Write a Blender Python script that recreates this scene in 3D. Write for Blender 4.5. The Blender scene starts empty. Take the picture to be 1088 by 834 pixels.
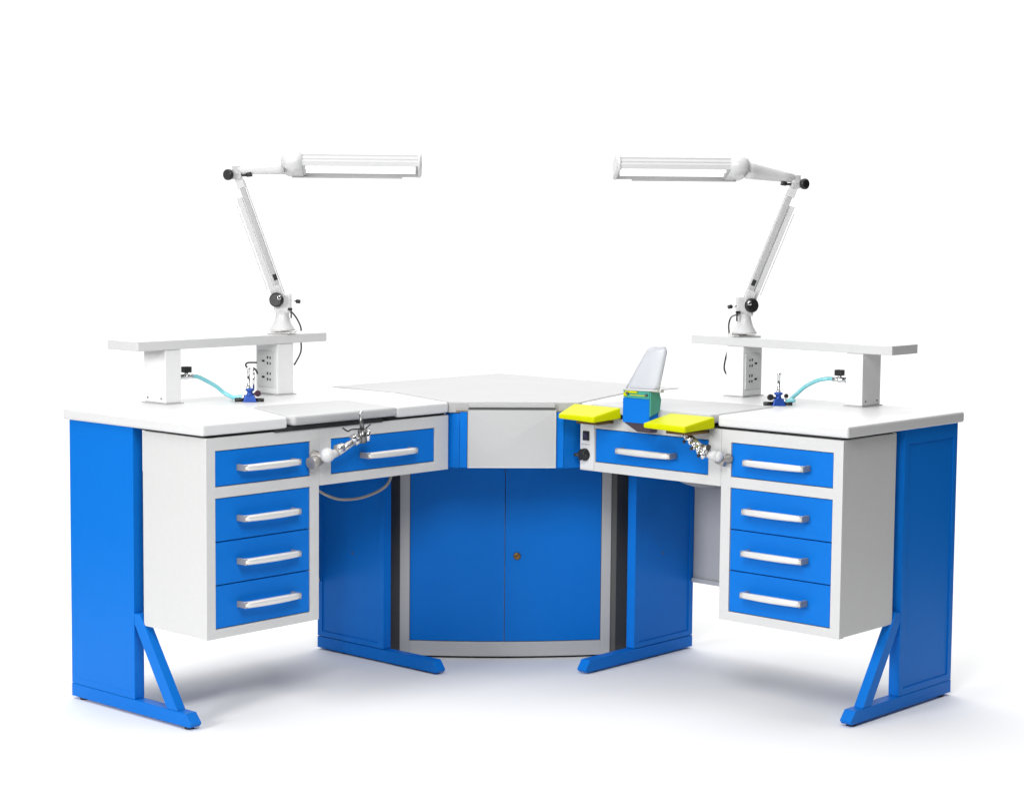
import bpy, bmesh, math, random
from mathutils import Vector, Matrix
random.seed(4)
sc = bpy.context.scene
COL = sc.collection
R2 = 2 ** -.5

# ------------------------------------------------------------------ camera
F, CX, CY, CZ = 2110.76, -0.3213, -7.0377, 1.4142
YAW, PITCH, ROLL = 0.0521, -0.0888, 0.0089
cam_data = bpy.data.cameras.new('camera')
cam = bpy.data.objects.new('camera', cam_data)
COL.objects.link(cam)
cam_data.sensor_width = 36
cam_data.lens = F / 1088 * 36
cam_data.clip_end = 500
fw = Vector((math.sin(YAW) * math.cos(PITCH), math.cos(YAW) * math.cos(PITCH), math.sin(PITCH)))
rt = Vector((math.cos(YAW), -math.sin(YAW), 0))
up = rt.cross(fw)
c_, q_ = math.cos(ROLL), math.sin(ROLL)
rt2, up2 = rt * c_ + up * q_, up * c_ - rt * q_
m = Matrix((rt2, up2, -fw)).transposed().to_4x4()
m.translation = (CX, CY, CZ)
cam.matrix_world = m
sc.camera = cam

# ------------------------------------------------------------------ view and studio surround
sc.view_settings.view_transform = 'Standard'
sc.view_settings.look = 'None'
sc.view_settings.exposure = 0
sc.view_settings.gamma = 1
world = bpy.data.worlds.new('World')
sc.world = world
world.use_nodes = True
wt = world.node_tree
bg = wt.nodes['Background']
tc = wt.nodes.new('ShaderNodeTexCoord')
sep = wt.nodes.new('ShaderNodeSeparateXYZ')
wt.links.new(tc.outputs['Generated'], sep.inputs[0])


def wmath(op, a, b=None, clamp=False):
    n = wt.nodes.new('ShaderNodeMath')
    n.operation = op
    n.use_clamp = clamp
    for i, x in enumerate((a, b)):
        if x is None:
            continue
        if isinstance(x, (int, float)):
            n.inputs[i].default_value = x
        else:
            wt.links.new(x, n.inputs[i])
    return n.outputs[0]


def ramp(x, lo, hi):
    return wmath('MULTIPLY', wmath('SUBTRACT', x, lo), 1 / (hi - lo), False)


def cl(x):
    return wmath('MINIMUM', wmath('MAXIMUM', x, 0.0), 1.0)


# added world glow, shaped for contrast: white behind, bright above, dim front, dimmer right
BACK, TOP, FRONT_L, FRONT_R = 1.15, 0.5, 0.14, 0.03
back = cl(ramp(sep.outputs[1], 0.55, 0.85))
top = cl(ramp(sep.outputs[2], 0.35, 0.9))
left = cl(ramp(sep.outputs[0], 0.5, -0.8))
front = wmath('ADD', wmath('MULTIPLY', left, FRONT_L - FRONT_R), FRONT_R)
s1 = wmath('MAXIMUM', wmath('MULTIPLY', back, BACK), wmath('MULTIPLY', top, TOP))
tot = wmath('MAXIMUM', s1, front)
wt.links.new(tot, bg.inputs['Strength'])
bg.inputs['Color'].default_value = (1, 1, 1, 1)


def area(name, loc, target, size, power, col=(1, 1, 1), sy=None):
    d = bpy.data.lights.new(name, 'AREA')
    d.shape = 'RECTANGLE'
    d.size = size
    d.size_y = sy or size
    d.energy = power
    d.color = col
    o = bpy.data.objects.new(name, d)
    COL.objects.link(o)
    o.location = loc
    o.rotation_euler = (Vector(target) - Vector(loc)).to_track_quat('-Z', 'Y').to_euler()
    return o


area('softbox_overhead', (0, -.9, 4.2), (0, -.9, 0), 6.4, 118, sy=3.6)
area('added_floor_wash', (0, 2.0, 3.6), (0, .3, 0), 6.5, 132, sy=1.0)  # unseen light added to whiten the rear floor
area('softbox_key', (-4.6, -5.2, 2.4), (0, -0.8, 0.5), 1.6, 218)
area('added_fill_light', (-.25, -3.9, 2.45), (-.75, -1.1, .6), 1.1, 58)  # unseen light added to brighten the left drawer fronts


# ------------------------------------------------------------------ materials
def mat(name, col, rough=.45, metal=0., var=.03, bump=.0, scale=60, spec=.5, trans=0., emit=None, coat=0.):
    m = bpy.data.materials.new(name)
    m.use_nodes = True
    nt = m.node_tree
    b = nt.nodes['Principled BSDF']
    b.inputs['Roughness'].default_value = rough
    b.inputs['Metallic'].default_value = metal
    b.inputs['Specular IOR Level'].default_value = spec
    b.inputs['Transmission Weight'].default_value = trans
    b.inputs['Coat Weight'].default_value = coat
    tcn = nt.nodes.new('ShaderNodeTexCoord')
    no = nt.nodes.new('ShaderNodeTexNoise')
    no.inputs['Scale'].default_value = scale
    no.inputs['Detail'].default_value = 4
    nt.links.new(tcn.outputs['Object'], no.inputs['Vector'])
    mix = nt.nodes.new('ShaderNodeMix')
    mix.data_type = 'RGBA'
    nt.links.new(no.outputs['Fac'], mix.inputs['Factor'])
    mix.inputs['A'].default_value = [max(0, x * (1 - var)) for x in col] + [1]
    mix.inputs['B'].default_value = [min(1, x * (1 + var)) for x in col] + [1]
    nt.links.new(mix.outputs['Result'], b.inputs['Base Color'])
    no2 = nt.nodes.new('ShaderNodeTexNoise')
    no2.inputs['Scale'].default_value = 5
    no2.inputs['Detail'].default_value = 5
    nt.links.new(tcn.outputs['Object'], no2.inputs['Vector'])
    mr = nt.nodes.new('ShaderNodeMapRange')
    mr.inputs['To Min'].default_value = max(.02, rough - .07)
    mr.inputs['To Max'].default_value = rough + .07
    nt.links.new(no2.outputs['Fac'], mr.inputs['Value'])
    nt.links.new(mr.outputs['Result'], b.inputs['Roughness'])
    if bump:
        bp = nt.nodes.new('ShaderNodeBump')
        bp.inputs['Strength'].default_value = bump
        bp.inputs['Distance'].default_value = .001
        no3 = nt.nodes.new('ShaderNodeTexNoise')
        no3.inputs['Scale'].default_value = 500
        nt.links.new(tcn.outputs['Object'], no3.inputs['Vector'])
        nt.links.new(no3.outputs['Fac'], bp.inputs['Height'])
        nt.links.new(bp.outputs['Normal'], b.inputs['Normal'])
    if emit:
        b.inputs['Emission Color'].default_value = (*col, 1)
        b.inputs['Emission Strength'].default_value = emit
    return m


BLUE = mat('blue_powder_coat', (.002, .158, .60), .42, bump=.15, spec=.13)
WHITE = mat('white_powder_coat', (.60, .60, .595), .45, bump=.15)
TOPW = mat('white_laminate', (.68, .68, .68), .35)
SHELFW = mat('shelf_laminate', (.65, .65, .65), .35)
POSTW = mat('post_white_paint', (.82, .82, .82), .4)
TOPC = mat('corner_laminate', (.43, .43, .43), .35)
BOARD = mat('grey_board', (.44, .44, .445), .45)
GREY = mat('grey_sheet_steel', (.48, .48, .48), .4, metal=.0, bump=.1)
DGREY = mat('dark_grey_steel', (.10, .10, .095), .45)
DARK = mat('gap_shadow_black', (.02, .02, .02), .7)  # flat black that paints shadow in gaps and under parts
STEEL = mat('stainless_steel', (.62, .61, .60), .3, metal=.9, var=.06)
SILVER = mat('silver_handle', (.74, .73, .71), .32, metal=.25, var=.04)
CAP = mat('handle_end_grey', (.35, .33, .31), .4, metal=.4)
CHROME = mat('chrome', (.75, .75, .76), .12, metal=1., var=.05)
BLACK = mat('black_plastic', (.012, .012, .013), .4)
LAMPW = mat('lamp_white_enamel', (.60, .60, .60), .35)
LAMPB = mat('lamp_bright_white', (.66, .66, .66), .35)
LAMPG = mat('lamp_grey_channel', (.48, .48, .48), .4)
TUBE = mat('fluorescent_tube', (.92, .92, .92), .3, emit=.9)
YELLOW = mat('yellow_plastic', (.56, .59, .0), .4, spec=.08)
NAVY = mat('blue_anodised_base', (.015, .07, .36), .35, metal=.3)
BRASS = mat('brass_keyhole', (.20, .12, .04), .35, metal=.8)
CREAM = mat('cream_cable', (.42, .38, .33), .5)
GREEN = mat('green_tray_and_reflection', (.06, .35, .28), .35)  # tray rim colour, also paints the reflection on the box side
PRINT = mat('grey_print', (.35, .35, .35), .6)
HOSE = mat('pale_cyan_hose', (.26, .68, .74), .2, trans=.15)
ACRYL = mat('clear_acrylic', (.74, .76, .80), .3, trans=.5)
FLOORM = mat('white_studio_floor', (.86, .86, .86), .9, spec=.1, var=.005)


# ------------------------------------------------------------------ mesh helpers
class MB:
    """collects geometry in world coordinates, links it as ONE mesh object"""

    def __init__(s):
        s.bm = bmesh.new()

    def hexa(s, P, bev=0.):
        v = [s.bm.verts.new(p) for p in P]
        fs = [s.bm.faces.new([v[i] for i in f]) for f in
              ((0, 1, 2, 3), (4, 5, 6, 7), (0, 1, 5, 4), (1, 2, 6, 5), (2, 3, 7, 6), (3, 0, 4, 7))]
        bmesh.ops.recalc_face_normals(s.bm, faces=fs)
        if bev:
            es = list({e for f in fs for e in f.edges})
            bmesh.ops.bevel(s.bm, geom=es, offset=bev, segments=2, affect='EDGES', profile=.6)
        return s

    def box(s, f, a0, a1, b0, b1, z0, z1, bev=.0015):
        return s.hexa([f(a0, b0, z0), f(a1, b0, z0), f(a1, b1, z0), f(a0, b1, z0),
                       f(a0, b0, z1), f(a1, b0, z1), f(a1, b1, z1), f(a0, b1, z1)], bev)

    def grid(s, f, us, zs, holes, w0, w1, axis='v', bev=.0012):
        """flat frame of cells us x zs without the hole cells, from depth w0 to w1, one connected piece"""
        g = (lambda a, w, z: f(a, w, z)) if axis == 'v' else (lambda a, w, z: f(w, a, z))
        def vv(w):
            return {(i, j): s.bm.verts.new(g(us[i], w, zs[j])) for i in range(len(us)) for j in range(len(zs))}
        A, B = vv(w0), vv(w1)
        solid = {(i, j) for i in range(len(us) - 1) for j in range(len(zs) - 1)} - set(holes)
        fs = []
        for i, j in solid:
            q = [(i, j), (i + 1, j), (i + 1, j + 1), (i, j + 1)]
            fs.append(s.bm.faces.new([A[k] for k in q]))
            fs.append(s.bm.faces.new([B[k] for k in q]))
            for (a, b), nb in zip(zip(q, q[1:] + q[:1]), ((i, j - 1), (i + 1, j), (i, j + 1), (i - 1, j))):
                if nb not in solid:
                    fs.append(s.bm.faces.new((A[a], A[b], B[b], B[a])))
        bmesh.ops.recalc_face_normals(s.bm, faces=fs)
        if bev:
            es = [e for e in {e for f_ in fs for e in f_.edges} if len(e.link_faces) == 2 and e.calc_face_angle(0) > .5]
            bmesh.ops.bevel(s.bm, geom=es, offset=bev, segments=2, affect='EDGES', profile=.6)
        return s

    def prism(s, pts, z0, z1, bev=0.):
        """pts: world xy polygon"""
        lo = [s.bm.verts.new((p[0], p[1], z0)) for p in pts]
        hi = [s.bm.verts.new((p[0], p[1], z1)) for p in pts]
        n = len(pts)
        fs = [s.bm.faces.new(lo), s.bm.faces.new(hi)]
        fs += [s.bm.faces.new((lo[i], lo[(i + 1) % n], hi[(i + 1) % n], hi[i])) for i in range(n)]
        bmesh.ops.recalc_face_normals(s.bm, faces=fs)
        if bev:
            es = list({e for f in fs for e in f.edges})
            bmesh.ops.bevel(s.bm, geom=es, offset=bev, segments=3, affect='EDGES', profile=.5)
        return s

    def extrude(s, prof, vec, bev=0.):
        """prof: 3d points of a planar polygon, swept by vec"""
        a = [s.bm.verts.new(p) for p in prof]
        b = [s.bm.verts.new(Vector(p) + Vector(vec)) for p in prof]
        n = len(prof)
        fs = [s.bm.faces.new(a), s.bm.faces.new(b)]
        fs += [s.bm.faces.new((a[i], a[(i + 1) % n], b[(i + 1) % n], b[i])) for i in range(n)]
        bmesh.ops.recalc_face_normals(s.bm, faces=fs)
        if bev:
            es = list({e for f in fs for e in f.edges})
            bmesh.ops.bevel(s.bm, geom=es, offset=bev, segments=2, affect='EDGES', profile=.5)
        return s

    def loft(s, rings, smooth=True, close=True):
        R = [[s.bm.verts.new(p) for p in r] for r in rings]
        n = len(R[0])
        fs = []
        for a, b in zip(R, R[1:]):
            for i in range(n):
                f = s.bm.faces.new((a[i], a[(i + 1) % n], b[(i + 1) % n], b[i]))
                f.smooth = smooth
                fs.append(f)
        if close:
            fs += [s.bm.faces.new(R[0]), s.bm.faces.new(R[-1])]
        bmesh.ops.recalc_face_normals(s.bm, faces=fs)
        return s

    def tube(s, path, rad, n=12, fine=True):
        """smooth tube through points; rad a number or a list"""
        P = [Vector(p) for p in path]
        rr = rad if isinstance(rad, (list, tuple)) else [rad] * len(P)
        if fine and len(P) > 2:
            Q, K = [], []
            for i in range(len(P) - 1):
                p0, p1, p2, p3 = P[max(i - 1, 0)], P[i], P[i + 1], P[min(i + 2, len(P) - 1)]
                for k in range(8):
                    t = k / 8
                    Q.append(.5 * ((2 * p1) + (p2 - p0) * t + (2 * p0 - 5 * p1 + 4 * p2 - p3) * t * t +
                                   (3 * p1 - p0 - 3 * p2 + p3) * t ** 3))
                    K.append(rr[i] * (1 - t) + rr[i + 1] * t)
            Q.append(P[-1]); K.append(rr[-1])
            P, rr = Q, K
        rings, ref = [], None
        for i, p in enumerate(P):
            d = (P[min(i + 1, len(P) - 1)] - P[max(i - 1, 0)]).normalized()
            if ref is None:
                ref = d.orthogonal().normalized()
            a = (ref - d * ref.dot(d)).normalized()
            ref = a
            b = d.cross(a)
            rings.append([p + (a * math.cos(2 * math.pi * k / n) + b * math.sin(2 * math.pi * k / n)) * rr[i]
                          for k in range(n)])
        return s.loft(rings)

    def lathe(s, base, axis, prof, n=24):
        """prof: (radius, height along axis)"""
        ax = Vector(axis).normalized()
        a = ax.orthogonal().normalized()
        b = ax.cross(a)
        base = Vector(base)
        return s.loft([[base + ax * h + (a * math.cos(2 * math.pi * k / n) + b * math.sin(2 * math.pi * k / n)) * max(r, .0002)
                        for k in range(n)] for r, h in prof])

    def ball(s, c, r, n=20):
        return s.lathe(c, (0, 0, 1), [(r * math.sin(math.pi * i / 12), -r * math.cos(math.pi * i / 12)) for i in range(13)], n)

    def build(s, name, mt, parent=None, label=None):
        me = bpy.data.meshes.new(name)
        root = Vector((0, 0, 0))
        p = parent
        while p is not None:
            root += p.location
            p = p.parent
        bmesh.ops.remove_doubles(s.bm, verts=s.bm.verts, dist=1e-6)
        for v in s.bm.verts:
            v.co -= root
        s.bm.to_mesh(me)
        s.bm.free()
        me.materials.append(mt)
        o = bpy.data.objects.new(name, me)
        COL.objects.link(o)
        if parent is not None:
            o.parent = parent
        if label:
            o['label'] = label
        return o


def thing(name, label, cat, loc, group=None):
    o = bpy.data.objects.new(name, None)
    COL.objects.link(o)
    o.empty_display_size = .05
    o.location = loc
    o['label'] = label
    o['category'] = cat
    if group:
        o['group'] = group
    return o


def W(s):
    """wing coordinates (u outward from the corner, v towards the sitter, z); s = 1 left wing, -1 right wing"""
    return lambda u, v, z: Vector((s * (v - u) * R2, -(u + v) * R2, z))


ID = lambda x, y, z: Vector((x, y, z))

# ------------------------------------------------------------------ the setting
fl = MB()
fl.box(lambda x, y, z: Vector((x, y, z)), -2.6, 2.6, -3.4, .5, -.03, 0, 0)
fo = fl.build('floor', FLOORM)
fo['kind'] = 'structure'

# ------------------------------------------------------------------ the corner workbench
bench = thing('corner_workbench', 'large L shaped corner laboratory workbench, white top, blue end panels and drawers, grey metal frame',
              'workbench', (0, -.8, 0))
ZT, H, VF = .818, .85, .594
KX = -.009


def handle(parent, f, u0, u1, z):
    """bow handle, raised in the middle, with grey end pieces"""
    n = 12
    rings = []
    for i in range(n + 1):
        t = i / n
        u = u0 + (u1 - u0) * t
        e = min(t, 1 - t)
        d = .026 + .006 * math.sin(math.pi * t) ** .6
        h = .0082 + .0012 * math.sin(math.pi * t)
        pr = [(d - .006, -h), (d + .004, -h), (d + .008, -h * .5), (d + .0085, h * .3), (d + .005, h), (d - .006, h)]
        rings.append([f(u, VF + a, z + b) for a, b in pr])
    m = MB()
    m.loft(rings)
    h = m.build('handle', SILVER, parent)
    for a, b in ((u0 - .0015, u0 + .008), (u1 - .010, u1 + .0015)):
        mc = MB()
        mc.box(f, a, b, VF - .003, VF + .034, z - .0085, z + .0082, .002)
        mc.build('handle_mount', CAP, parent)
    return h


for s in (1, -1):
    f = W(s)
    # ---- drawer pedestal: sheet steel carcass with face frame
    U0, U1, D0, D1 = 1.408, 1.816, 1.441, 1.785
    m = MB()
    m.box(f, U0, U1, .318, .5728, .262, ZT - .008)
    m.build('drawer_cabinet', WHITE, bench)
    m = MB()
    m.grid(f, [U0 - .0005, D0, D1, U1 + .0005], [.26, .286, .645, .6755, .7745, ZT - .008], [(1, 1), (1, 3)], .5725, VF)
    m.build('face_frame', WHITE, bench)
    rows = [(.6775, .7725), (.5265, .6430), (.4075, .5235), (.288, .4045)]
    for z0, z1 in rows:
        m = MB()
        m.box(f, D0 + .002, D1 - .002, .5735, VF - .002, z0, z1, .0015)
        dr = m.build('drawer', BLUE, bench)
        zc = z0 + (z1 - z0) * (.49 if z0 > .6 else .5)
        handle(dr, f, 1.505, 1.708, zc)
    # ---- apron with one drawer
    A0, A1, B0, B1 = .878, 1.407, .937, 1.361
    m = MB()
    m.box(f, A0, A1, .30, .572, .648, ZT - .008)
    m.grid(f, [A0, B0, B1, A1 - .0005], [.645, .673, .7755, ZT - .008], [(1, 1)], .5715, VF - .0003)
    m.build('apron', WHITE, bench)
    m = MB()
    m.box(f, B0 + .002, B1 - .002, .5735, VF - .002, .675, .7735)
    dr = m.build('drawer', BLUE, bench)
    handle(dr, f, 1.043, 1.245, .7185)
    # black strip added to paint the shadow in the gap under the worktop
    m = MB()
    m.box(f, A0 + .01, U1 - .01, .30, VF - .010, ZT - .0078, ZT - .0005, 0)
    m.build('gap_shadow_strip', DARK, bench)
    # ---- end panel on a foot beam with a diagonal brace
    UE = 1.821
    m = MB()
    m.box(f, UE - .036, UE - .004 if s == -1 else UE - .0005, -.012, .276, .046, ZT - .003, .0015 if s == -1 else 0)
    m.grid(f, [-.017, .004, .256, .28], [.046, .066, .775, ZT - .001], [(1, 1)], UE - .034, UE, axis='u')
    ep = m.build('end_panel', BLUE, bench)
    m = MB()
    prof = [(-.017, .008), (.525, .008), (.532, .018), (.508, .045), (-.017, .045)]
    m.extrude([f(UE + .001, a, b) for a, b in prof], f(UE - .036, 0, 0) - f(UE + .001, 0, 0), .0015)
    m.build('foot_beam', BLUE, ep)
    m = MB()
    prof = [(.2805, .292), (.312, .292), (.478, .0455), (.438, .0455), (.2805, .232)]
    prof = [(.2805, .292), (.304, .292), (.470, .0455), (.424, .0455), (.2805, .262)]
    m.extrude([f(UE, a, b) for a, b in prof], f(UE - .030, 0, 0) - f(UE, 0, 0), .0015)
    m.build('brace', BLUE, ep)
    for v in (.02, .50):
        m = MB()
        m.lathe(f(UE - .018, v, 0), (0, 0, 1), [(.014, 0), (.014, .006), (.006, .0065), (.006, .009)])
        m.build('levelling_foot', BLACK, ep)
    # ---- inner panel beside the corner cabinet
    UI = .875
    m = MB()
    m.box(f, UI - .030, UI - .004, .006, .306, .046, .6455)
    m.grid(f, [.0045, .026, .288, .312], [.045, .062, .62, .646], [(1, 1), (1, 2)], UI - .032, UI, axis='u')
    ip = m.build('inner_panel', BLUE, bench)
    m = MB()
    prof = [(.0045, .006), (.545, .006), (.553, .014), (.532, .043), (.0045, .043)]
    m.extrude([f(UI + .001, a, b) for a, b in prof], f(UI - .034, 0, 0) - f(UI + .001, 0, 0), .0015)
    m.build('foot_beam', BLUE, ip)
    m = MB()
    m.lathe(f(UI - .0052, .165, .335), f(1, 0, 0) - f(0, 0, 0), [(.004, 0), (.004, .002), (.002, .003)], 10)
    m.build('screw', DGREY, ip)
    # ---- modesty panel at the back of the knee space
    m = MB()
    m.box(f, .80, 1.775, -.012, .003, .222, .645)
    m.box(f, .88, 1.775, .0045, .020, .222, .236)
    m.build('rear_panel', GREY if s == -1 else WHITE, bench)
    # ---- worktop of the wing with a cut-out for the work board
    if s == 1:
        nt_ = [(1.534, .602), (1.415, .31), (1.06, .335), (1.102, .602)]
    else:
        nt_ = [(1.398, .602), (1.37, .265), (.95, .297), (.925, .602)]
    outl = [(.7815, -.03), (1.835, -.03), (1.835, .602)] + nt_ + [(.886, .602), (.7815, .27)]
    m = MB()
    m.prism([f(a, b, 0)[:2] for a, b in outl], ZT, H, .007)
    m.build('worktop', TOPW, bench)
    cu = sum(a for a, b in nt_) / 4
    cv = sum(b for a, b in nt_) / 4

    def shr(a, b, k=.004):
        d = Vector((cu - a, cv - b))
        d = d.normalized() * k
        return a + d.x, b + d.y
    bo = [shr(a, b) for a, b in nt_]
    bo[0] = (bo[0][0] - .012, bo[0][1] + .016)
    bo[3] = (bo[3][0] + .012, bo[3][1] + .016)
    bo = [(bo[0][0] + .006, bo[0][1] - .03), bo[0]] [::-1] and [bo[0], (nt_[0][0] - .006, .585), bo[1], bo[2], (nt_[3][0] + .006, .585), bo[3]]
    m = MB()
    m.prism([f(a, b, 0)[:2] for a, b in bo], ZT + .007, H + .002, .009)
    m.build('work_board', BOARD, bench)
    if s == 1:
        m = MB()
        m.box(f, 1.16, 1.575, .35, VF + .004, ZT - .009, ZT + .005, .001)
        m.build('shaded_pull_out_tray', DARK, bench)  # tray coloured black for the shadow under the work board
    # ---- raised shelf on two posts
    m = MB()
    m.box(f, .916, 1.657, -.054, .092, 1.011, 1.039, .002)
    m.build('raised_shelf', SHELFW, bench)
    for a0, a1 in ((1.053, 1.118), (1.497, 1.555)):
        m = MB()
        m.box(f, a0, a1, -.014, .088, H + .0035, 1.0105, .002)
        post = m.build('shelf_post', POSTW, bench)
        m = MB()
        m.box(f, a0 - .006, a1 + .006, -.02, .094, H + .0003, H + .003, .0005)
        m.build('base_plate', GREY, post)
        if a0 < 1.3:
            m = MB()
            m.box(f, 1.1185, 1.1215, -.002, .078, .874, .986, .001)
            op = m.build('outlet_plate', TOPW, post)
            for zz in (.905, .955):
                m = MB()
                for dz in (-.010, .008):
                    m.box(f, 1.1216, 1.1226, .042, .047, zz + dz, zz + dz + .008, 0)
                    m.box(f, 1.1216, 1.1226, .055, .059, zz + dz, zz + dz + .007, 0)
                m.box(f, 1.1216, 1.1226, .018, .030, zz - .003, zz + .003, 0)
                m.build('socket_slots', BLACK, op)
        else:
            m = MB()
            for vv in (.004, .068):
                m = MB()
                m.lathe(f(a1, vv, .866), f(1, 0, 0) - f(0, 0, 0), [(.003, 0), (.003, .001), (.001, .002)], 10)
                m.build('screw', DGREY, post)
            # gas tap on the inner side of the post, facing the corner
            ax = f(-1, 0, 0) - f(0, 0, 0)
            m = MB()
            m.lathe(f(a0, .07, .927), ax, [(.010, 0), (.010, .01), (.0075, .012), (.0075, .03), (.009, .031), (.009, .038),
                                           (.005, .04), (.0065, .045), (.004, .05), (.006, .055), (.0035, .075)], 16)
            m.lathe(f(a0 - .034, .07, .930), (0, 0, 1), [(.006, 0), (.006, .012)], 12)
            tp = m.build('gas_tap', CHROME, post)
            m = MB()
            m.box(f, a0 - .046, a0 - .022, .060, .082, .939, .957, .002)
            m.build('tap_lever', BLACK, tp)

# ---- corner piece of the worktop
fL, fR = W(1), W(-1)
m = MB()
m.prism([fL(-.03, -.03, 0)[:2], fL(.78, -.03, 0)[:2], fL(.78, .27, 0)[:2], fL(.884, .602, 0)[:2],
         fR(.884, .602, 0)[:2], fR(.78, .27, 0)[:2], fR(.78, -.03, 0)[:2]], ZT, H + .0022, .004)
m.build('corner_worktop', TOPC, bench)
# ---- grey pull-out waste drawer of the corner with blue corner posts
YF = -1.066
x0, x1 = KX - .134, KX + .134
m = MB()
m.box(ID, x0, x1, YF + .006, -.80, .652, ZT - .002, .001)
m.box(ID, x0 + .001, x1 - .001, YF + .0055, YF + .018, ZT - .001, .828, .001)
wd = m.build('corner_drawer', GREY, bench)
m = MB()
nx, nz = 2, 2
zc, xc = (.652 + .828) / 2, KX
rim = .0035
P = [(x0, .652), (x1, .652), (x1, .828), (x0, .828)]
Q = [(x0 + rim, .652 + rim), (x1 - rim, .652 + rim), (x1 - rim, .828 - rim), (x0 + rim, .828 - rim)]
bm = m.bm
vo = [bm.verts.new((x, YF + .0055, z)) for x, z in P]
vi = [bm.verts.new((x, YF, z)) for x, z in P]
vq = [bm.verts.new((x, YF + .0006, z)) for x, z in Q]
vc = bm.verts.new((xc, YF - .0035, zc))
for i in range(4):
    j = (i + 1) % 4
    bm.faces.new((vo[i], vo[j], vi[j], vi[i]))
    bm.faces.new((vi[i], vi[j], vq[j], vq[i]))
    bm.faces.new((vq[i], vq[j], vc))
bm.faces.new(vo)
bmesh.ops.recalc_face_normals(bm, faces=bm.faces)
m.build('drawer_front', mat('light_grey_front', (.55, .55, .55), .42, metal=.25), wd)
m = MB()
m.box(ID, x0 + .004, x1 - .004, YF + .004, YF + .05, .8355, .8455, .001)
m.build('tray_lip', BOARD, bench)
m = MB()
m.box(ID, x0 + .002, x1 - .002, YF + .008, YF + .045, .8285, .835, .0)
m.build('shadow_gap', DGREY, bench)
for sgn in (-1, 1):
    a, b = sorted((KX + sgn * .1355, KX + sgn * .158))
    m = MB()
    m.box(ID, a, b, YF + .006, YF + .04, .652, .822, .001)
    m.build('corner_post', BLUE, bench)
    xa, xb = KX + sgn * .159, sgn * .2085
    m = MB()
    m.hexa([(xa, YF + .008, .65), (xb, YF + .045, .65), (xb, YF + .06, .65), (xa, YF + .02, .65),
            (xa, YF + .008, ZT - .002), (xb, YF + .045, ZT - .002), (xb, YF + .06, ZT - .002), (xa, YF + .02, ZT - .002)], .0008)
    m.build('filler_panel', BLUE, bench)
    m = MB()
    a, b = sorted((KX + sgn * .137, KX + sgn * .170))
    m.box(ID, a, b, YF + .004, YF + .03, .8225, .827, .0005)
    m.build('top_bracket', mat('tan_bracket', (.30, .26, .2), .4, metal=.6), bench)
# ---- bow fronted corner cabinet
YC, BOW = -.748, .03


def bowy(x):
    t = (x - KX) / .338
    return YC - BOW * (1 - t * t)


def bowslab(m, xa, xb, dy0, dy1, z0, z1, n=14):
    """slab that follows the bowed front; dy are offsets behind the bow line"""
    xs = [xa + (xb - xa) * i / n for i in range(n + 1)]
    pts = [(x, bowy(x) + dy0) for x in xs] + [(x, bowy(x) + dy1) for x in reversed(xs)]
    m.prism(pts, z0, z1, 0)
    return m


m = MB()
side = [fL(.772, .288, 0), fL(.772, .0, 0), (0, 0, 0), fR(.772, .0, 0), fR(.772, .288, 0)]
m.prism([fL(.772, .280, 0)[:2], fL(.772, 0.004, 0)[:2], (0, -.008), fR(.772, 0.004, 0)[:2], fR(.772, .280, 0)[:2]], .012, .815, .001)
cab = m.build('corner_cabinet', DGREY, bench)
m = MB()
bowslab(m, KX - .338, KX - .3075, 0, .03, .008, .815, 4)
bowslab(m, KX + .3075, KX + .338, 0, .03, .008, .815, 4)
bowslab(m, KX - .3072, KX + .3072, .0003, .03, .008, .055)
bowslab(m, KX - .3072, KX + .3072, .0003, .03, .76, .815)
bowslab(m, KX - .3072, KX + .3072, .022, .03, .0555, .7595)
m.build('cabinet_frame', GREY, cab)
m = MB()
bowslab(m, KX - .32, KX + .32, .012, .03, .0, .0078)
m.build('base_shadow_strip', DARK, cab)  # black strip that paints the shadow line under the cabinet
for sgn in (-1, 1):
    xa, xb = sorted((KX - .004 + sgn * .0012, KX + sgn * .3055))
    m = MB()
    bowslab(m, xa, xb, .003, .021, .057, .758)
    d = m.build('door', BLUE, cab)
    if sgn == 1:
        m = MB()
        xl = .026
        m.lathe((xl, bowy(xl) + .004, .332), (0, -1, 0), [(.012, 0), (.012, .004), (.0105, .006), (.003, .0062), (.003, .004)], 20)
        m.build('lock', BRASS, d)
# ---- controls on the right apron
f = fR
m = MB()
m.box(f, .8805, .9345, VF + .0002, VF + .0022, .650, .806, .0008)
m.build('control_plate', TOPW, bench)
m = MB()
m.box(f, .892, .9165, VF + .0024, VF + .006, .7365, .7655, .001)
sw = m.build('rocker_switch', BLACK, bench)
m = MB()
m.hexa([f(.897, VF + .006, .741), f(.9115, VF + .006, .741), f(.9115, VF + .006, .761), f(.897, VF + .006, .761),
        f(.897, VF + .0075, .742), f(.9115, VF + .0075, .742), f(.9115, VF + .011, .760), f(.897, VF + .011, .760)], .0005)
m.build('rocker', mat('rocker_dark_violet', (.03, .025, .06), .3), sw)
ax = f(0, 1, 0) - f(0, 0, 0)
m = MB()
m.lathe(f(.900, VF + .0024, .693), ax, [(.019, 0), (.019, .004), (.016, .006), (.0145, .02), (.012, .022)], 24)
for k in range(6):
    a = k * math.pi / 3
    m.ball(f(.900 + .014 * math.cos(a), VF + .014, .693 + .014 * math.sin(a)), .0058, 10)
m.tube([f(.900, VF + .012, .693), f(.878, VF + .03, .693)], .005)
m.build('speed_knob', BLACK, bench)
m = MB()
for k, (a, b) in enumerate(((.886, .889), (.8905, .894), (.896, .898), (.9, .9065), (.909, .912), (.9145, .918))):
    m.box(f, a, b, VF + .0023, VF + .0027, .7215 + (.001 if k % 2 else 0), .7265, 0)
m.box(f, .899, .917, VF + .0023, VF + .0027, .7315, .7330, 0)
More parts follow.
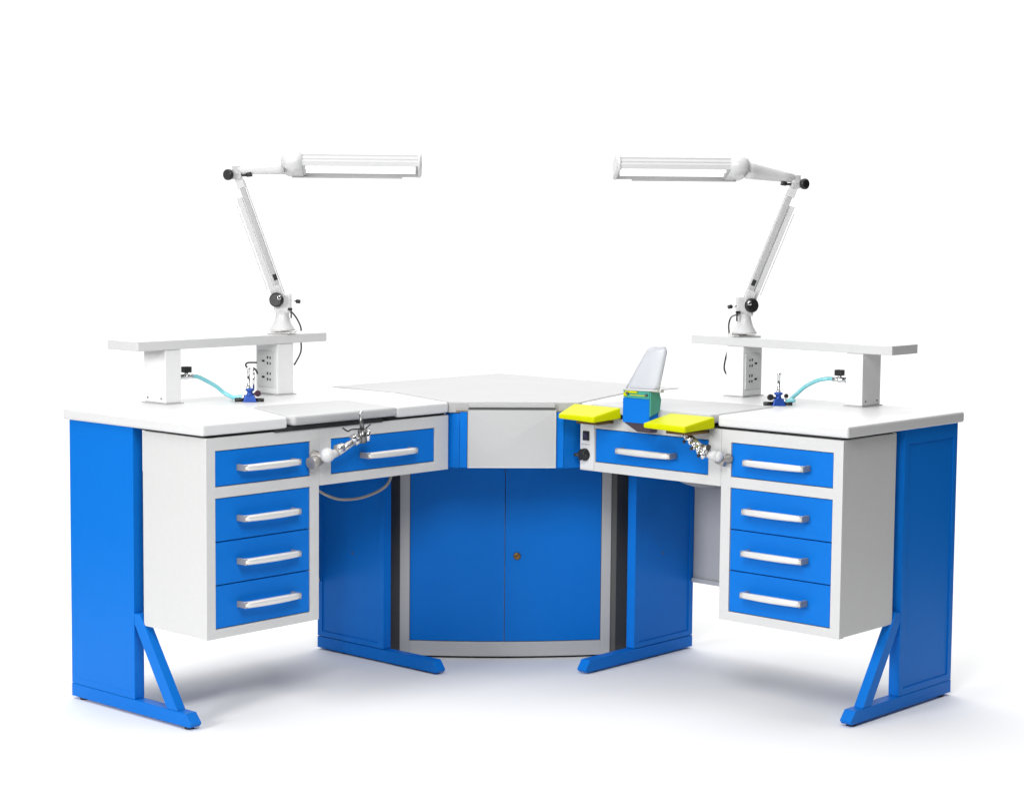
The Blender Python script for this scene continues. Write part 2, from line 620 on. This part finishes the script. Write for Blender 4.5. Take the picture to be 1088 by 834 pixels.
m.build('printed_marking', PRINT, bench)
# ---- cable drooping across the left inner panel, plastic elbow on the right
m = MB()
f = fL
m.tube([f(1.17, .30, .60), f(1.135, .30, .572), f(1.057, .30, .541), f(.957, .30, .536), f(.885, .322, .562), f(.86, .33, .60), f(.855, .33, .65)], .0045)
m.build('drooping_cable', CREAM, bench)
f = fR
m = MB()
m.tube([f(.95, .22, .648), f(.945, .16, .60), f(.95, .08, .575), f(.96, .01, .57)], .028, 16)
m.build('suction_duct', mat('dim_white_duct', (.45, .45, .45), .5), bench)

# ------------------------------------------------------------------ handpiece holders
for s in (1, -1):
    f = W(s)
    nm = ('chrome handpiece clamp on a white ball joint, below the left work board' if s == 1 else
          'chrome handpiece clamp on a white ball joint, under the outer yellow armrest')
    du = 0 if s == 1 else .010
    t = thing('handpiece_holder', nm, 'holder', f(1.44 + du, VF, .735), 'chrome handpiece holders on the aprons')
    g = lambda u, v, z: f(u + du, v, z)
    ax = f(0, 1, 0) - f(0, 0, 0)
    m = MB()
    k = 1 if s == 1 else .7
    m.lathe(g(1.425, VF + .0005, .728), ax, [(.020 * k, 0), (.020 * k, .004), (.014 * k, .006), (.014 * k, .035)], 20)
    if s == 1:
        m.tube([g(1.425, VF + .02, .722), g(1.462, VF + .025, .716)], [.016, .018])
    else:
        m.tube([g(1.400, VF + .03, .720), g(1.432, VF + .03, .716)], [.005, .009])
    m.build('mount', CAP, t)
    m = MB()
    m.ball(g(1.418, .640, .737), .021 if s == 1 else .016)
    m.tube([g(1.418, .640, .737), g(1.385, .648, .742)], [.017, .010])
    m.build('ball_joint', LAMPW, t)
    ez = 0 if s == 1 else .010
    m = MB()
    m.tube([g(1.385, .648, .742), g(1.350, .655, .762 + ez), g(1.315, .658, .776 + 2 * ez)], [.010, .0105, .009], fine=False)
    m.tube([g(1.395, .652, .752), g(1.372, .655, .758)], .013)
    if s == 1:
        m.tube([g(1.330, .655, .768), g(1.312, .66, .777)], .0125)
    m.build('arm', STEEL, t)
    m = MB()
    if s == 1:
        m.tube([g(1.300, .66, .765), g(1.303, .662, .803)], .013)
        m.tube([g(1.303, .662, .80), g(1.312, .664, .846)], [.007, .004])
        m.build('clamp', mat('dull_steel', (.22, .22, .22), .3, metal=.9), t)
        m = MB()
        m.tube([g(1.288, .668, .770), g(1.286, .67, .802)], .007)
        m.build('clamp_jaw', CHROME, t)
        m = MB()
        m.tube([g(1.34, .672, .774), g(1.352, .672, .790)], .009)
        m.build('thumb_screw', CHROME, t)
        m = MB()
        m.tube([g(1.315, .664, .846), g(1.308, .664, .856)], .004)
        m.build('tip', CHROME, t)
        m = MB()
        m.tube([g(1.31, .668, .806), g(1.35, .668, .807), g(1.365, .668, .803), g(1.385, .668, .814)], .0022)
        m.tube([g(1.295, .668, .806), g(1.278, .67, .817)], .002)
        m.build('wire_hook', BLACK, t)
    else:
        for k in range(6):
            uu, zz = 1.384 - .0155 * k, .742 + .0120 * k
            m.tube([g(uu, .66, zz - .012), g(uu - .010, .664, zz + .011)], .0078 - .0005 * k)
            m.ball(g(uu + .004, .668, zz + .006), .0065, 10)
        m.build('clamp', CHROME, t)
        for k in range(3):
            uu, zz = 1.374 - .026 * k, .738 + .0180 * k
            m = MB()
            m.ball(g(uu, .672, zz), .0055, 10)
            m.build('clamp_screw', BLACK, t)
        m = MB()
        m.tube([g(1.392, .655, .757), g(1.402, .662, .766)], .007)
        m.build('thumb_screw', BLACK, t)

# ------------------------------------------------------------------ yellow armrests
f = fR


def armrest(name, label, b0, b1, f0, f1, vf_, zb, zf):
    t = thing(name, label, 'armrest', f((b0 + b1) / 2, .6, .82), 'yellow armrests on the right wing')
    m = MB()
    tk = .019
    vb = .612
    m.hexa([f(b0, vb, zb - .026), f(b1, vb, zb - .034), f(f1, vf_, zf - tk), f(f0, vf_, zf - .015),
            f(b0, vb, zb), f(b1, vb, zb), f(f1, vf_, zf), f(f0, vf_, zf)], .0055)
    pad = m.build('pad', YELLOW, t)
    for p in pad.data.polygons:
        p.use_smooth = False
    m = MB()
    cu = (b0 + b1) / 2
    m.box(f, cu - .03, cu + .05, .597, vf_ - .03, zf - .028, zf - .0205, .001)
    m.build('bracket', BRASS, t)
    return t


armrest('armrest', 'inner yellow plastic armrest, between grey corner drawer and blue box with shield', .868, 1.052, .884, 1.022, .705, .848, .824)
armrest('armrest', 'outer yellow plastic armrest, right of the blue box, above the apron drawer and clamp', 1.235, 1.396, 1.226, 1.375, .728, .846, .824)

# ------------------------------------------------------------------ blue dust box with clear shield
t = thing('dust_box', 'bright blue dust extraction box with clear tilted shield between two yellow armrests', 'dust box', f(1.14, .64, .80))
m = MB()
m.box(f, 1.095, 1.1935, .607, .66, .812, .884, .002)
bx = m.build('box', BLUE, t)
m = MB()
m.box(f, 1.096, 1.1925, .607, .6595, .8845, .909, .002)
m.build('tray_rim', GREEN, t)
m = MB()
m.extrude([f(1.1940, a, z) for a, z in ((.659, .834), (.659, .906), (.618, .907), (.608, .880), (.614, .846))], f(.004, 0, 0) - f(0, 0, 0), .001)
m.build('green_reflection_plate', GREEN, t)  # green reflection on the box side, painted as a thin plate
m = MB()
for a, b, z0, z1 in ((1.106, 1.150, .900, .906), (1.125, 1.18, .893, .8955), (1.10, 1.112, .890, .9)):
    m.box(f, a, b, .661, .664, z0, z1, .0005)
m.build('yellow_trim', YELLOW, t)
m = MB()
for a, z in ((1.115, .899), (1.186, .897)):
    m = MB()
    m.lathe(f(a, .662, z), f(0, 1, 0) - f(0, 0, 0), [(.004, 0), (.004, .006)], 10)
    m.build('hinge_pin', DGREY, t)
m = MB()
m.box(f, 1.196, 1.232, .640, .655, .906, .916, .002)
m.build('hinge_block', LAMPG, t)
m = MB()
m.hexa([f(1.135, .61, .784), f(1.185, .61, .784), f(1.185, .64, .784), f(1.135, .64, .784),
        f(1.098, .612, .8115), f(1.19, .612, .8115), f(1.19, .657, .8115), f(1.098, .657, .8115)], .001)
m.build('funnel', mat('brown_funnel', (.06, .04, .05), .5), t)
m = MB()
Pb = [f(1.104, .662, .909), f(1.224, .655, .913)]
Pt = [f(1.180, .650, 1.038), f(1.246, .645, 1.040)]
n = 6
rows = []
for k in range(9):
    tt = k / 8
    row = []
    for i in range(n + 1):
        w_ = i / n
        if k == 8:
            w_ = .10 + .80 * w_
        p = (Pb[0] * (1 - w_) + Pb[1] * w_) * (1 - tt) + (Pt[0] * (1 - w_) + Pt[1] * w_) * tt
        row.append(p + ax * .006 * math.sin(math.pi * w_))
    rows.append(row)
ax = f(0, 1, 0) - f(0, 0, 0)
ring = []
for row in rows:
    ring.append(row + [p - ax * .004 for p in reversed(row)])
m.loft(ring)
m.build('shield', ACRYL, t)
m = MB()
m.tube([f(1.100, .665, .9085), f(1.225, .66, .912)], .003)
m.build('shield_bar', LAMPW, t)

# ------------------------------------------------------------------ burners on the worktop
for s, bu, bv in ((1, 1.318, .19), (-1, 1.352, .232)):
    f = W(s)
    lab = ('small blue bench burner on left worktop, with hooked wire above its tube and cyan hose' if s == 1 else
           'small blue bench burner on right worktop, plain upright tube, two black knobs and cyan hose')
    t = thing('bench_burner', lab, 'burner', f(bu, bv, H), 'bench burners')
    g = lambda u, v, z, f=f, bu=bu, bv=bv: f(bu + u, bv + v, H + z)
    gx = lambda x, y, z, c=f(bu, bv, H): c + Vector((x, y, z))
    m = MB()
    # cast body: foot, hips and neck
    m.hexa([gx(-.020, -.014, .0), gx(.022, -.014, .0), gx(.022, .014, .0), gx(-.020, .014, .0),
            gx(-.012, -.010, .022), gx(.012, -.010, .022), gx(.012, .010, .022), gx(-.012, .010, .022)], .002)
    m.lathe(gx(0, 0, .02), (0, 0, 1), [(.012, 0), (.009, .004), (.008, .012), (.013, .014), (.013, .019), (.009, .021)], 18)
    m.build('body', NAVY, t)
    m = MB()
    m.tube([gx(-.045, -.004, .0065), gx(-.016, 0, .0065)], .006)
    m.build('foot', BLACK, t)
    m = MB()
    m.tube([gx(.018, 0, .0065), gx(.042, -.004, .0065)], .0055)
    m.build('foot', BLACK, t)
    m = MB()
    h = .103 if s == 1 else .098
    m.lathe(gx(-.004 if s == 1 else 0, 0, .038), (0, 0, 1), [(.0065, 0), (.0065, .008), (.0045, .010), (.0045, h - .045), (.0058, h - .043), (.0058, h - .036), (.003, h - .036)], 16)
    if s == 1:
        m.lathe(gx(.011, .004, .038), (0, 0, 1), [(.0032, 0), (.0032, .060)], 12)
    m.build('burner_tube', CHROME, t)
    kx = .024 if s == 1 else -.025
    m = MB()
    m.lathe(gx(kx, -.004, .026), (0, -1, .1), [(.008, -.008), (.0095, -.006), (.0095, .006), (.008, .008)], 16)
    m.tube([gx(0, 0, .022), gx(kx, -.002, .026)], .003)
    if s == -1:
        m.lathe(gx(.023, -.004, .030), (0, -1, .1), [(.006, -.005), (.007, .0), (.006, .005)], 14)
    m.build('knob', BLACK if s == -1 else mat('dark_plum_knob', (.035, .006, .02), .35), t)
    if s == 1:
        m = MB()
        m.tube([gx(-.003, 0, .102), gx(-.010, 0, .106), gx(-.012, 0, .113), gx(-.007, 0, .1175), gx(.003, 0, .1185), gx(.022, 0, .1185)], .0027)
        m.tube([gx(.010, 0, .103), gx(.018, 0, .096), gx(.023, 0, .084)], .0027)
        m.build('hooked_wire', BLACK, t)
    # hose to the tap on the outer post
    m = MB()
    if s == 1:
        path = [f(1.445, .07, .927), f(1.420, .07, .924), f(1.396, .075, .913), f(1.362, .085, .893), f(1.338, .095, .872), f(1.33, .125, .860), gx(-.05, .012, .0115), gx(-.022, .0, .0155)]
    else:
        path = [f(1.445, .07, .927), f(1.420, .07, .927), f(1.390, .08, .920), f(1.360, .10, .901), f(1.345, .125, .878), f(1.35, .165, .864), gx(.048, .006, .0145), gx(.020, 0, .0135)]
    m.tube(path, .0062, 14)
    m.build('hose', HOSE, t)
    m = MB()
    m.tube([f(1.462, .07, .927), f(1.440, .07, .927)], .0068)
    m.build('hose_fitting', CHROME, t)
    m = MB()
    e = -1 if s == 1 else 1
    m.tube([gx(e * .030, .003, .0135), gx(e * .014, 0, .015)], .007)
    m.build('hose_fitting', CHROME, t)

# ------------------------------------------------------------------ clamp-on lamps
for s in (1, -1):
    f = W(s)
    lab = ('white articulated fluorescent lamp clamped to left raised shelf, head pointing right' if s == 1 else
           'white articulated fluorescent lamp clamped to right raised shelf, head pointing left')
    ub, VB = (1.070, .05) if s == 1 else (1.098, .05)
    B = f(ub, VB, 1.039)
    t = thing('desk_lamp', lab, 'lamp', B, 'fluorescent lamps clamped to the raised shelves')
    E = Vector((-.846, -.955, 1.527)) if s == 1 else Vector((.863, -.962, 1.516))
    Pv = B + Vector((0, 0, .103 if s == 1 else .096))
    X = Vector((s, 0, 0))           # towards the free end of the lamp head
    Y = Vector((0, 1, 0))
    Z = Vector((0, 0, 1))

    def L(x, y, z, o):
        return o + X * x + Y * y + Z * z
    # clamp plates and screw
    m = MB()
    q = lambda a, b, c: L(a, b, c, B)
    m.box(q, -.042, .030, -.040, .040, .0003, .006, .001)
    m.box(q, .000, .048, -.028, .030, .0062, .0105, .001)
    m.build('clamp', STEEL, t)
    # flared white foot with fork
    m = MB()
    m.lathe(q(0.004, 0, .0107), (0, 0, 1), [(.040, 0), (.038, .006), (.028, .022), (.021, .045), (.019, .062)], 24)
    m.box(q, -.022, .032, -.016, .016, .065, .128, .006)
    m.build('foot', LAMPB, t)
    m = MB()
    m.box(q, .022, .036, -.028, -.0165, .0745, .082, .001)
    m.box(q, .030, .0345, -.026, -.018, .050, .0742, .001)
    m.build('height_screw', BLACK, t)
    m = MB()
    m.lathe(L(-.010, -.018, .004, Pv), (-.35 * s, -1, 0), [(.013, 0), (.020, .002), (.0225, .004), (.0225, .014), (.018, .018)], 24)
    m.build('pivot_knob', BLACK, t)
    m = MB()
    m.lathe(L(-.004, -.040, .012, Pv), (0, -1, 0), [(.007, -.004), (.007, .003), (.004, .004)], 14)
    m.build('pivot_bolt', CHROME, t)
    m = MB()
    m.tube([L(.026, -.01, .002, Pv), L(.048, -.014, 0, Pv)], .003)
    m.build('threaded_rod', CHROME, t)
    m = MB()
    m.tube([L(.048, -.014, 0, Pv), L(.060, -.016, -.002, Pv)], [.007, .006], fine=False)
    m.build('tension_knob', BLACK, t)
    # arm: grey channel, white cover and thin rods
    d = (E - Pv).normalized()
    n_ = Vector((-d.z * s, 0, d.x * s)).normalized()        # across the arm, towards the outside

    def bar(m, off, wdt, y0, y1, a, b, bev=.002):
        p0, p1 = Pv + d * a + n_ * off, Pv + d * b + n_ * off
        hw = n_ * wdt / 2
        m.hexa([p0 - hw + Y * y0, p0 + hw + Y * y0, p0 + hw + Y * y1, p0 - hw + Y * y1,
                p1 - hw + Y * y0, p1 + hw + Y * y0, p1 + hw + Y * y1, p1 - hw + Y * y1], bev)
    ln = (E - Pv).length
    m = MB()
    bar(m, -.005, .016, -.010, .010, .055, ln - .045)
    m.build('arm_channel', LAMPG, t)
    m = MB()
    bar(m, .014, .017, -.006, .014, .03, ln - .07)
    bar(m, -.0175, .003, -.004, .004, .02, ln - .02, .0005)
    bar(m, .0290, .003, -.002, .002, .05, ln - .09, .0005)
    bar(m, 0, .026, -.012, .012, .012, .054)
    bar(m, -.004, .024, -.012, .012, ln - .044, ln + .010)
    m.build('arm_cover', LAMPB, t)
    m = MB()
    bar(m, -.008, .012, -.0125, -.0105, .072, .092, .0005)
    m.build('arm_clip', BLACK, t)
    # elbow
    m = MB()
    m.lathe(L(-.018, -.012, .002, E), (-.6 * s, -1, 0), [(.011, 0), (.0165, .003), (.017, .012), (.012, .017)], 20)
    m.tube([L(.032, -.01, .001, E), L(.048, -.012, .005, E)], [.006, .0085], fine=False)
    m.tube([L(-.005, 0, 0, E), L(.034, -.01, .001, E)], .004)
    m.build('elbow_knob', BLACK, t)
    m = MB()
    m.lathe(L(.0, -.013, .010, E), (0, -1, 0), [(.008, -.01), (.008, .004)], 14)
    m.box(lambda a, b, c: L(a, b, c, E), -.012, .016, -.013, .013, -.012, .030, .004)
    m.build('elbow', LAMPG, t)
    # neck rising to the head
    hs = Vector((-.700, -.97, 1.560)) if s == 1 else Vector((.700, -1.0, 1.560))
    secs = []
    for k, (tt, hy, hz) in enumerate(((0, .012, .012), (.25, .016, .017), (.6, .022, .023), (.85, .030, .027), (1, .040, .029))):
        c = L(.0, 0, .018, E) * (1 - tt) + hs * tt
        secs.append([c + Y * hy * math.cos(a) + Z * hz * math.sin(a) for a in [2 * math.pi * i / 20 for i in range(20)]])
    m = MB()
    m.loft(secs)
    m.build('neck', LAMPB, t)
    # head: ribbed reflector, open below, tilted towards the sitter
    length = .406 if s == 1 else .392
    TILT = math.radians(13)
    HW = .068

    def hp(x, y, z):            # local: x along, y depth (minus = front), z up
        yy = y * math.cos(TILT) - z * math.sin(TILT)
        zz = y * math.sin(TILT) * 1 + z * math.cos(TILT)
        zz = -(-y) * math.sin(TILT) * -1 + z * math.cos(TILT)
        return hs + X * x + Y * (y * math.cos(TILT) + z * math.sin(TILT)) + Z * (z * math.cos(TILT) - y * math.sin(TILT))
    # tilt so the front edge is raised and the underside shows
    outer = [(-HW, -.018), (-HW - .004, -.006), (-HW - .001, .0), (-HW - .003, .004), (-HW + .001, .012), (-HW - .001, .016),
             (-HW + .012, .027), (-.030, .033), (.0, .035), (.030, .033), (HW - .012, .027), (HW, .012), (HW + .002, -.018)]
    inner = [(HW - .004, -.018), (HW - .012, .008), (.02, .012), (0, .005), (-.02, .012), (-HW + .012, .008), (-HW + .004, -.018)]
    prof = outer + inner
    xa, xb = .055, length
    m = MB()
    rings = [[hp(x, a, b) for a, b in prof] for x in (xa, xb)]
    m.loft(rings, smooth=False)
    m.build('reflector', LAMPW, t)
    m = MB()
    out2 = [(-HW - .005, -.020), (-HW - .006, .004), (-HW, .018), (-HW + .012, .029), (-.03, .036), (0, .038), (.03, .036),
            (HW - .012, .029), (HW + .003, .014), (HW + .005, -.020)]
    rings = []
    for x, k in ((-.006, .60), (.0, .80), (.010, .93), (.026, .99), (.056, 1.)):
        rings.append([hp(x, a * k, b * k) for a, b in out2])
    m.loft(rings)
    m.build('head_cap', LAMPB, t)
    m = MB()
    rings = []
    for x, k in ((xb - .002, 1.), (xb + .004, .97), (xb + .009, .85)):
        rings.append([hp(x, a * k, b * k + .001) for a, b in out2])
    m.loft(rings)
    m.build('end_cap', LAMPB, t)
    m = MB()
    for yy in (-.024, .024):
        m = MB()
        m.tube([hp(xa + .01, yy, -.009), hp(xb - .01, yy, -.009)], .009, 14)
        m.build('tube_light', TUBE, t)

    m = MB()
    m.box(lambda a, b, c: hp(a, b, c), xa + .001, xa + .010, -HW + .008, HW - .008, -.017, .004, .001)
    m.build('tube_socket', LAMPG, t)
    m = MB()
    m.box(lambda a, b, c: hp(a, b, c), xa - .035, xb - .05, HW - .006, HW + .002, -.0225, -.0185, .0008)
    m.build('lower_rim', LAMPG, t)
    # mains cable
    m = MB()
    if s == 1:
        pth = [L(.030, -.005, .070, B), f(.985, .0, 1.105), f(.943, -.02, 1.080), f(.898, -.05, 1.046), f(.884, -.066, 1.01), f(.903, -.045, .970), f(.953, -.02, .932)]
    else:
        pth = [L(.030, -.005, .070, B), f(1.005, .0, 1.095), f(.982, -.02, 1.070), f(.962, -.05, 1.043), f(.955, -.066, 1.01), f(.952, -.05, .965), f(.960, -.03, .925), f(.985, -.02, .90)]
    m.tube(pth, .0028, 10)
    m.build('mains_cable', BLACK, t)
